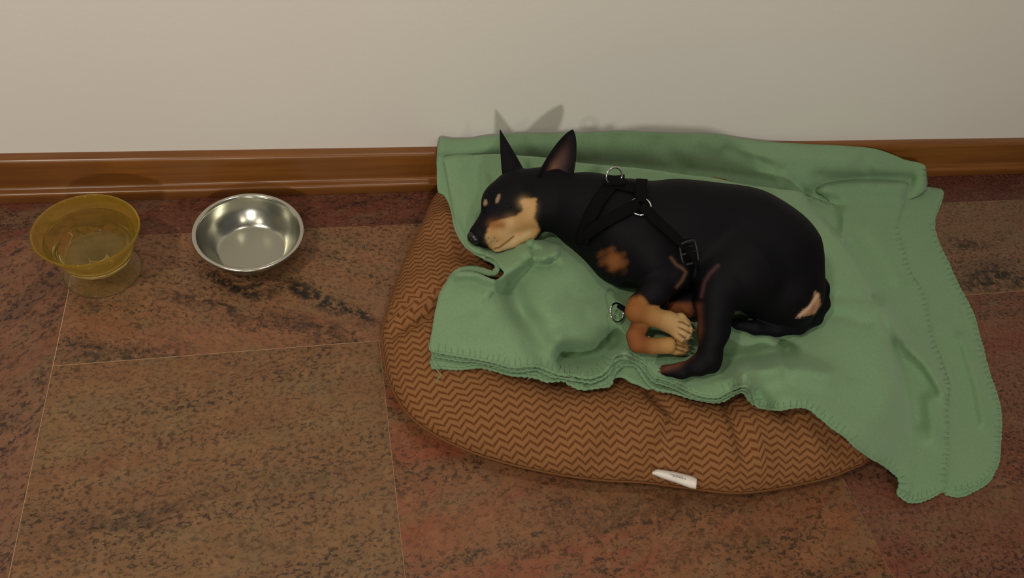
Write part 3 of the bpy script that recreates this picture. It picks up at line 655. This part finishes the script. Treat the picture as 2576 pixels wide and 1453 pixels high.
for pr in prims:
    (a, ra), (b, rb), k = pr[1], pr[2], pr[3]
    a = a.astype(np.float32); b = b.astype(np.float32); m = max(ra, rb) + k * 1.6
    sl, g = sub(np.minimum(a, b) - m, np.maximum(a, b) + m); d = sd_cone(g, a, ra, b, rb); A = F[sl]
    h = np.clip(.5 + .5 * (A - d) / k, 0, 1); F[sl] = A * (1 - h) + d * h - k * h * (1 - h)
def carve(a, b, r0, r1, k=.002):
    (a, ra), (b, rb) = D3(*a, r0), D3(*b, r1); m = max(ra, rb) + .004
    sl, g = sub(np.minimum(a, b) - m, np.maximum(a, b) + m); d = -sd_cone(g, a, ra, b, rb); A = F[sl]
    h = np.clip(.5 - .5 * (A - d) / k, 0, 1); F[sl] = A * (1 - h) + d * h + k * h * (1 - h)
def isosurface(F):
    """naive surface nets"""
    s = F < 0; nx, ny, nz = F.shape
    c = np.zeros((nx - 1, ny - 1, nz - 1), np.int8)
    for dx in (0, 1):
        for dy in (0, 1):
            for dz in (0, 1): c += s[dx:nx - 1 + dx, dy:ny - 1 + dy, dz:nz - 1 + dz]
    act = np.argwhere((c > 0) & (c < 8)); idx = np.full(c.shape, -1, np.int32); idx[tuple(act.T)] = np.arange(len(act))
    acc = np.zeros((len(act), 3)); cnt = np.zeros(len(act)); cs = [(i, j, k) for i in (0, 1) for j in (0, 1) for k in (0, 1)]
    for u in cs:
        for ax in range(3):
            if u[ax]: continue
            w = list(u); w[ax] = 1
            fa = F[tuple((act + u).T)]; fb = F[tuple((act + w).T)]; m = (fa < 0) != (fb < 0)
            t = np.where(m, fa / np.where(m, fa - fb, 1), 0); pt = act + np.array(u, float); pt[:, ax] += t
            acc[m] += pt[m]; cnt[m] += 1
    V = acc / cnt[:, None]; Q = []
    for ax in range(3):
        o1, o2 = [(1, 2), (2, 0), (0, 1)][ax]
        sh = [slice(None)] * 3; sh2 = [slice(None)] * 3; sh[ax] = slice(0, -1); sh2[ax] = slice(1, None)
        a = s[tuple(sh)]; b = s[tuple(sh2)]; e = np.argwhere(a != b)
        e = e[(e[:, o1] > 0) & (e[:, o2] > 0) & (e[:, o1] < F.shape[o1] - 1) & (e[:, o2] < F.shape[o2] - 1)]
        d1 = np.zeros(3, int); d1[o1] = 1; d2 = np.zeros(3, int); d2[o2] = 1
        q = np.stack([idx[tuple((e - d1 - d2).T)], idx[tuple((e - d2).T)], idx[tuple(e.T)], idx[tuple((e - d1).T)]], 1)
        fl = a[tuple(e.T)]; q = np.where(fl[:, None], q, q[:, ::-1]); Q.append(q)
    return V, np.concatenate(Q)
V, Q = isosurface(F); V = lo + V * VS
E_ = np.concatenate([Q[:, [0, 1]], Q[:, [1, 2]], Q[:, [2, 3]], Q[:, [3, 0]]])
for _ in range(2):
    sm = np.zeros_like(V); ct = np.zeros(len(V))
    for i in range(3):
        sm[:, i] = np.bincount(E_[:, 0], V[E_[:, 1], i], len(V)) + np.bincount(E_[:, 1], V[E_[:, 0], i], len(V))
    ct = np.bincount(E_[:, 0], minlength=len(V)) + np.bincount(E_[:, 1], minlength=len(V)); V = V * .5 + .5 * sm / ct[:, None]
dog = empty('dog', tuple(D3(1720, 700, .116)[0]), 'small black and tan dog with upright ears asleep curled on the green blanket', 'dog')
body = mesh('body', V, Q, coat, dog)
nrm = np.zeros((len(V), 3)); body.data.update()
nv = np.empty(len(V) * 3); body.data.vertices.foreach_get('normal', nv); nrm = nv.reshape(-1, 3)
facing = -np.einsum('ij,ij->i', nrm, (V - CC) / np.linalg.norm(V - CC, axis=1)[:, None])
px_, _d = to_px(V); X_, Y_ = px_[:, 0], px_[:, 1]
# coat markings, plus shade between the toes painted into the coat
C = lambda *c: np.array(S2L(*c)[:3])
BLK, TAN, LIGHT, ORG, BRN = C(13, 13, 18), C(176, 130, 78), C(206, 168, 118), C(140, 90, 48), C(84, 52, 36)
colr = np.tile(BLK, (len(V), 1))
wob_ = 1.8 * (np.sin(V[:, 0] * 900) * np.sin(V[:, 1] * 1100 + 1) + np.sin(V[:, 2] * 1300) * .6)
def blend(w, c):
    global colr
    w = np.clip(w, 0, 1)[:, None]; colr = colr * (1 - w) + np.asarray(c) * w
def polyw(poly, soft=6, wob=1.0):
    d, _ = seg_dist(X_, Y_, np.array(poly, float), True); s = np.where(inside(X_, Y_, poly), d, -d) + wob_ * wob
    return ss(-soft, soft, s) * ss(-.1, .15, facing)
def linew(poly, w):
    d, _ = seg_dist(X_, Y_, np.array(poly, float)); return np.exp(-(d / w) ** 2) * ss(-.1, .2, facing)
def limbw(pts, extra, soft=.003):
    best = np.full(len(V), 9.0)
    for a, b in zip(pts[:-1], pts[1:]):
        (p, ra), (q, rb) = D3(*a), D3(*b); best = np.minimum(best, sd_cone(V, p, ra, q, rb))
    return 1 - ss(extra, extra + soft, best)
headm = (X_ < 1420) & (Y_ < 660)
hw = lambda w: np.where(headm, w, 0)
blend(hw(polyw([(1309, 505), (1318, 500), (1349, 499), (1347, 530), (1343, 548), (1354, 566), (1357, 580), (1342, 602), (1300, 625), (1262, 642), (1242, 640), (1228, 615), (1220, 596), (1228, 574), (1238, 560), (1264, 551), (1298, 542), (1313, 530), (1316, 518)], 4.5, .6)), C(192, 150, 98))
blend(hw(linew([(1318, 510), (1335, 520), (1330, 545)], 14)) * .6, C(212, 172, 122))
blend(hw(linew([(1285, 560), (1262, 582), (1290, 590)], 16)) * .7, C(212, 176, 130))
blend(hw(linew([(1240, 565), (1262, 566)], 13)) * .85, ORG)
blend(hw(linew([(1240, 553), (1262, 548), (1296, 540), (1312, 528)], 3.5)) * .55, C(66, 34, 20))
blend(hw(linew([(1225, 600), (1250, 612)], 9)) * .6, C(180, 152, 116))
blend(hw(linew([(1330, 585), (1290, 612), (1258, 634)], 8)) * .7, C(206, 180, 138))
blend(hw(linew([(1292, 594), (1281, 603), (1272, 610), (1256, 622), (1244, 625)], 2.4)) * .85, C(60, 36, 24))
blend(hw(linew([(1214, 602), (1212, 588), (1214, 572)], 7)) * .95, BLK)
for q_ in ((1222, 605), (1228, 598), (1236, 607), (1243, 598), (1250, 606), (1232, 613)): blend(hw(linew([q_, (q_[0] + 1, q_[1])], 1.6)) * .7, C(60, 40, 28))
blend(hw(polyw([(1252, 490), (1258, 488), (1258, 497), (1253, 509), (1247, 511), (1247, 501)], 2.5, .2)), C(150, 124, 100))
blend(hw(polyw([(1219, 502), (1224, 502), (1226, 510), (1223, 516), (1217, 517), (1216, 510)], 2.5, .2)), C(150, 124, 96))
spot_ = np.hypot((X_ - 1542 - .25 * (Y_ - 655)) / 38, (Y_ - 655) / 34) + .10 * np.sin(X_ * .19 + 1) + .10 * np.sin(Y_ * .23 + X_ * .11)
blend(ss(1.2, .25, spot_ + .06 * rng.standard_normal(len(V))) * (facing > 0) * .95, C(126, 78, 44))
blend(ss(.9, .2, np.hypot((X_ - 1548) / 30, (Y_ - 660) / 26)) * .35 * (facing > 0), C(160, 104, 62))
w1 = limbw(NEAR + [NEAR[-1]], .002); 
for t in NT_: w1 = np.maximum(w1, limbw(t, .002))
w1 = w1 * ss(733, 752, Y_ + (X_ - 1610) * .25 + wob_)
blend(w1, ORG); blend(w1 * ss(1600, 1690, X_), C(176, 138, 90)); blend(w1 * ss(1665, 1720, X_) * .8, C(196, 162, 116))
w2 = limbw(FAR[1:], .002)
for t in FT_: w2 = np.maximum(w2, limbw(t, .002))
w2 *= (Y_ > 800) | (X_ < 1640)
blend(w2 * ss(760, 800, Y_) * (1 - w1), C(134, 82, 46)); blend(w2 * ss(1610, 1690, X_) * (1 - w1), C(178, 138, 86))
blend(limbw([(1626, 858, .139, 7), (1632, 848, .142, 5)], .001), C(190, 140, 110))
for t in NT_[:-1]: pass
toe_gap_shade = [[(1692, 808), (1716, 810), (1734, 820)], [(1695, 818), (1716, 827), (1736, 838)], [(1690, 826), (1708, 840), (1724, 850)]]  # near paw: shade in the gaps between toes, painted as dark lines
for g_ in toe_gap_shade: blend(w1 * linew(g_, 2.6) * ss(1698, 1712, X_) * .9, C(70, 50, 28))
for g_ in [[(1684, 863), (1706, 868), (1726, 874)], [(1684, 872), (1702, 878), (1720, 884)]]: blend(w2 * linew(g_, 2.4) * ss(1692, 1704, X_) * .9, C(70, 46, 26))  # far paw: same painted shade between the toes
blend(limbw([(1740, 765, .15, 40), (1700, 775, .150, 26)], .001) * ss(1760, 1725, X_) * ss(752, 770, Y_) * (1 - w1), C(110, 62, 34))
blend(linew([(1688, 648), (1702, 666), (1716, 674), (1726, 684), (1716, 705), (1702, 722)], 4) * .6, C(116, 84, 62))
blend(linew([(1806, 668), (1785, 688), (1772, 710), (1764, 745)], 5) * .6, C(92, 62, 64))
blend(linew([(1757, 770), (1758, 830), (1750, 862), (1738, 890), (1705, 915), (1664, 928)], 10) * .7, C(112, 68, 50))
blend(polyw([(2050, 733), (2061, 738), (2064, 765), (2050, 788), (2032, 792), (2003, 800), (2022, 778), (2042, 766)], 4), C(188, 144, 112))
blend(linew([(2056, 742), (2036, 772), (2010, 794)], 3.5) * .8, C(226, 196, 166)); blend(linew([(2048, 770), (2040, 786)], 4) * .5, C(120, 78, 56))
blend(limbw(TAIL[2:], .0015) * 1.0, BLK)
ca_ = body.data.color_attributes.new('coat', 'FLOAT_COLOR', 'POINT')
ca_.data.foreach_set('color', np.concatenate([colr, np.ones((len(V), 1))], 1).astype(np.float32).ravel())
bvh = BVHTree.FromPolygons([tuple(p) for p in V], [tuple(int(i) for i in q) for q in Q])
def hit(px, py):
    o, d = ray(px, py); r = bvh.ray_cast(o, d); return (r[0], r[1]) if r[0] is not None else (None, None)

# ears: curved leaves with thickness
def ear(name, base, tip, bulge, outer_c, inner_c, depth, flip=1, e1=1.7, e2=.72):
    """base: two px points with z; tip px, z; cup opens along the view side"""
    NL, NWD = 22, 13; rows_, cols = [], []
    b0, b1, tp_ = P(*base[0]), P(*base[1]), P(*tip); mid = (b0 + b1) / 2
    side = b1 - b0; ax_ = tp_ - mid; nn = np.cross(side, ax_); nn /= np.linalg.norm(nn)
    if nn @ (CC - mid) < 0: nn = -nn
    for i in range(NL):
        t = i / (NL - 1); wdt = (1 - t ** e1) ** e2 * (1 + bulge * math.sin(math.pi * min(1, t * 1.15)))
        wdt = max(wdt, .02)
        for j in range(NWD):
            s = j / (NWD - 1) * 2 - 1; c = mid + ax_ * t + side * .5 * wdt * s + side * (flip * .06 * math.sin(math.pi * t))
            c = c + nn * (depth * (s * s) * (1 - t) * 1.0 * flip0 - depth * .55 * (1 - t)) ; rows_.append(c)
            cols.append((t, s))
    f = []
    for i in range(NL - 1):
        for j in range(NWD - 1): a = i * NWD + j; f.append((a, a + 1, a + NWD + 1, a + NWD))
    o = mesh(name, rows_, f, coat, dog); col = []
    for t, s in cols:
        w = math.exp(-((s + .05) / .48) ** 2 - ((t - .38) / .27) ** 2); c = np.array(outer_c) * (1 - w) + np.array(inner_c) * w
        w2_ = math.exp(-((s + .30) / .22) ** 2 - ((t - .26) / .12) ** 2) * .8; c = c * (1 - w2_) + C(128, 92, 72) * w2_; col.append(c)
    a = o.data.color_attributes.new('coat', 'FLOAT_COLOR', 'POINT'); a.data.foreach_set('color', np.concatenate([np.array(col) if inner_c is not outer_c else np.tile(outer_c, (len(col), 1)), np.ones((len(col), 1))], 1).astype(np.float32).ravel())
    bm = bmesh.new(); bm.from_mesh(o.data); bm.normal_update(); n_ = Vector(nn)
    if sum(fa.normal.dot(n_) for fa in bm.faces) < 0: bmesh.ops.reverse_faces(bm, faces=bm.faces)
    bm.to_mesh(o.data); bm.free()
    sd_ = o.modifiers.new('thick', 'SOLIDIFY'); sd_.thickness = .0024; sd_.offset = -1
    sb = o.modifiers.new('smooth', 'SUBSURF'); sb.levels = 1; sb.render_levels = 1
    return o
flip0 = 1.0
ear('ear', [(1350, 446, .217), (1434, 464, .212)], (1441, 325, .250), -.03, BLK, C(84, 60, 56), .016, 0)
flip0 = -1.0
ear('ear', [(1267, 452, .204), (1334, 438, .212)], (1257, 324, .228), .0, BLK, BLK, .012, 0, 1.25, .95)

# nose, closed eyes, claws
def blob(name, c, r, mat, parent, sc3=(1, 1, 1), rot=None, seg=16):
    bm = bmesh.new(); bmesh.ops.create_uvsphere(bm, u_segments=seg, v_segments=seg // 2 + 2, radius=r)
    R = rot.to_matrix().to_4x4() if rot is not None else Matrix.Identity(4)
    bmesh.ops.transform(bm, matrix=Matrix.Translation(Vector(c)) @ R @ Matrix.Diagonal((*sc3, 1)), verts=bm.verts); return bm_obj(name, bm, mat, parent)
nc, nr_ = D3(1194, 597, .147, 18); ndir = Vector(D3(1190, 600, .146)[0] - D3(1260, 560, .150)[0]).normalized()
nose = blob('nose', nc, nr_, nose_m, dog, (1.0, 1.15, .95), ndir.to_track_quat('X', 'Z'))
for px, py in ((1186, 603), (1196, 607)): blob('nostril', D3(px, py, .153)[0], .0016, eye_m, nose, (1, 1, .7), None, 8)
for (px, py), (qx, qy) in (((1272, 521), (1296, 512)), ((1214, 529), (1222, 524))):
    h, nn = hit((px + qx) / 2, (py + qy) / 2)
    if h:
        t = Vector(P(qx, qy, h.z) - P(px, py, h.z)).normalized(); pts = []
        for s in np.linspace(-1, 1, 9): pts.append(h + t * s * .0065 + nn * (.0006 - .0012 * s * s) + Vector(-CM[1]) * (-.0016 * (1 - s * s)))
        tube('eyelid', pts, [.0006 + .0008 * (1 - abs(s)) for s in np.linspace(-1, 1, 9)], eye_m, dog, 6)
def claw(a, b, z0, z1, r):
    (p, _), (q, _) = D3(*a, z0), D3(*b, z1); m_ = (p + q) / 2 + np.array([0, 0, .0012]); pts = crom(np.array([p, m_, q]), .0012)
    return tube('claw', pts, np.linspace(r, r * .25, len(pts)), claw_m, dog, 8)
for a, b, z0, z1 in [((1731, 811), (1746, 813), .168, .164), ((1738, 829), (1751, 832), .166, .161), ((1733, 847), (1745, 853), .162, .157), ((1719, 857), (1729, 866), .158, .153),
                     ((1729, 868), (1742, 872), .138, .133), ((1727, 881), (1740, 883), .135, .131), ((1719, 889), (1731, 891), .132, .128), ((1668, 925), (1658, 926), .131, .127), ((1666, 934), (1656, 935), .130, .126)]:
    claw(a, b, z0, z1, .0026)

# ------------------------------------------------------------------ harness laid on the coat
harness = empty('dog_harness', tuple(D3(1600, 520, .25)[0]), 'black webbing harness with chrome rings on the sleeping dog', 'harness')
def strap(name, pts, wpx, lift=.0012, th=.0018, parent=harness, mat=None):
    c = crom(np.array(pts, float), 6); cen, wid = [], []
    for i, (x, y) in enumerate(c):
        a = c[max(i - 1, 0)]; b = c[min(i + 1, len(c) - 1)]; d = (b - a) / (np.linalg.norm(b - a) + 1e-9); nx, ny = -d[1], d[0]; row = []
        for s in (-1, -.5, 0, .5, 1):
            h, nn = hit(x + nx * s * wpx / 2, y + ny * s * wpx / 2); row.append((h, nn))
        if any(r[0] is None for r in row): continue
        cen.append(row)
    z = np.array([[list(r[0] + r[1] * lift) for r in row] for row in cen])
    for _ in range(6):
        z[1:-1] = .5 * z[1:-1] + .25 * (z[:-2] + z[2:])
    nn = np.array([[list(r[1]) for r in row] for row in cen]); z = z + nn * .0012
    v, f = ribbon([[tuple(p) for p in r] for r in z]); o = mesh(name, v, f, mat or strap_m, parent)
    bm = bmesh.new(); bm.from_mesh(o.data); bm.normal_update(); av = Vector(nn.reshape(-1, 3).mean(0))
    if sum(fa.normal.dot(av) for fa in bm.faces) < 0: bmesh.ops.reverse_faces(bm, faces=bm.faces)
    bm.to_mesh(o.data); bm.free()
    sd_ = o.modifiers.new('thick', 'SOLIDIFY'); sd_.thickness = th; sd_.offset = 1; return o
strap('neck_strap', [(1538, 468), (1512, 500), (1490, 540), (1474, 580), (1468, 612)], 34)
strap('back_strap', [(1524, 462), (1560, 468), (1600, 478), (1618, 488)], 24)
strap('back_strap', [(1614, 462), (1612, 485), (1611, 505), (1611, 514)], 28, .0055)
strap('shoulder_strap', [(1606, 518), (1594, 525), (1560, 543), (1520, 566), (1482, 592)], 25, .0055)
strap('girth_strap', [(1615, 523), (1628, 537), (1652, 562), (1684, 592), (1712, 618), (1738, 645), (1752, 676)], 25, .0055)
def ring(name, cpx, z, rpx, tilt, thick=.0014, parent=harness):
    c, r = D3(cpx[0], cpx[1], z, rpx); n_ = Vector(tilt).normalized(); q = n_.to_track_quat('Z', 'Y')
    pts = [Vector(c) + q @ Vector((r * math.cos(a), r * math.sin(a), 0)) for a in np.linspace(0, 2 * math.pi, 40, endpoint=False)]
    return tube(name, pts, thick, chrome, parent, 10, True)
h, nn = hit(1546, 462)
ring('ring', (1545, 443), (h.z if h else .24) + .012, 22, (.1, -.85, .5)); 
strap('ring_tab', [(1520, 460), (1545, 464), (1572, 461)], 22, .0035, .003, harness, strap_m)
h, nn = hit(1610, 518)
ring('ring', (1611, 519), h.z + .003, 26, tuple(nn))
# buckle: a slider frame with bar on the girth strap
h, nn = hit(1728, 634); bk = Vector(h) + nn * .006; tx = Vector(P(1752, 676, h.z) - P(1712, 618, h.z)); tx = (tx - nn * tx.dot(nn)).normalized(); ty = nn.cross(tx)
pts = [bk + tx * a * .0155 + ty * b * .0125 for a, b in ((-1, -1), (1, -1), (1, 1), (-1, 1))]
buckle = tube('buckle', crom(np.array([[*p] for p in pts]), .0035, True) * .35 + np.array([list(pts[0].lerp(pts[1], 0))]) * 0 + .65 * np.concatenate([np.linspace(pts[i], pts[(i + 1) % 4], max(1, int(round((pts[(i + 1) % 4] - pts[i]).length / .0035))), endpoint=False) for i in range(4)]), .0022, plastic, harness, 8, True)
tube('slider_bar', [bk + ty * -.0125, bk + ty * .0125], .0018, plastic, buckle, 8)
tube('slider_bar', [bk + ty * -.0125 - tx * .009, bk + ty * .0125 - tx * .009], .0013, plastic, buckle, 8)
# chest ring and strap end lying on the blanket beside the paw
ring('ring', (1552, 786), .1345, 24, (.45, -.5, .75), .0016)
tube('strap_end', [tuple(P(a, b, z)) for a, b, z in ((1556, 768, .1335), (1572, 778, .137), (1590, 790, .142))], .0042, strap_m, harness, 8)
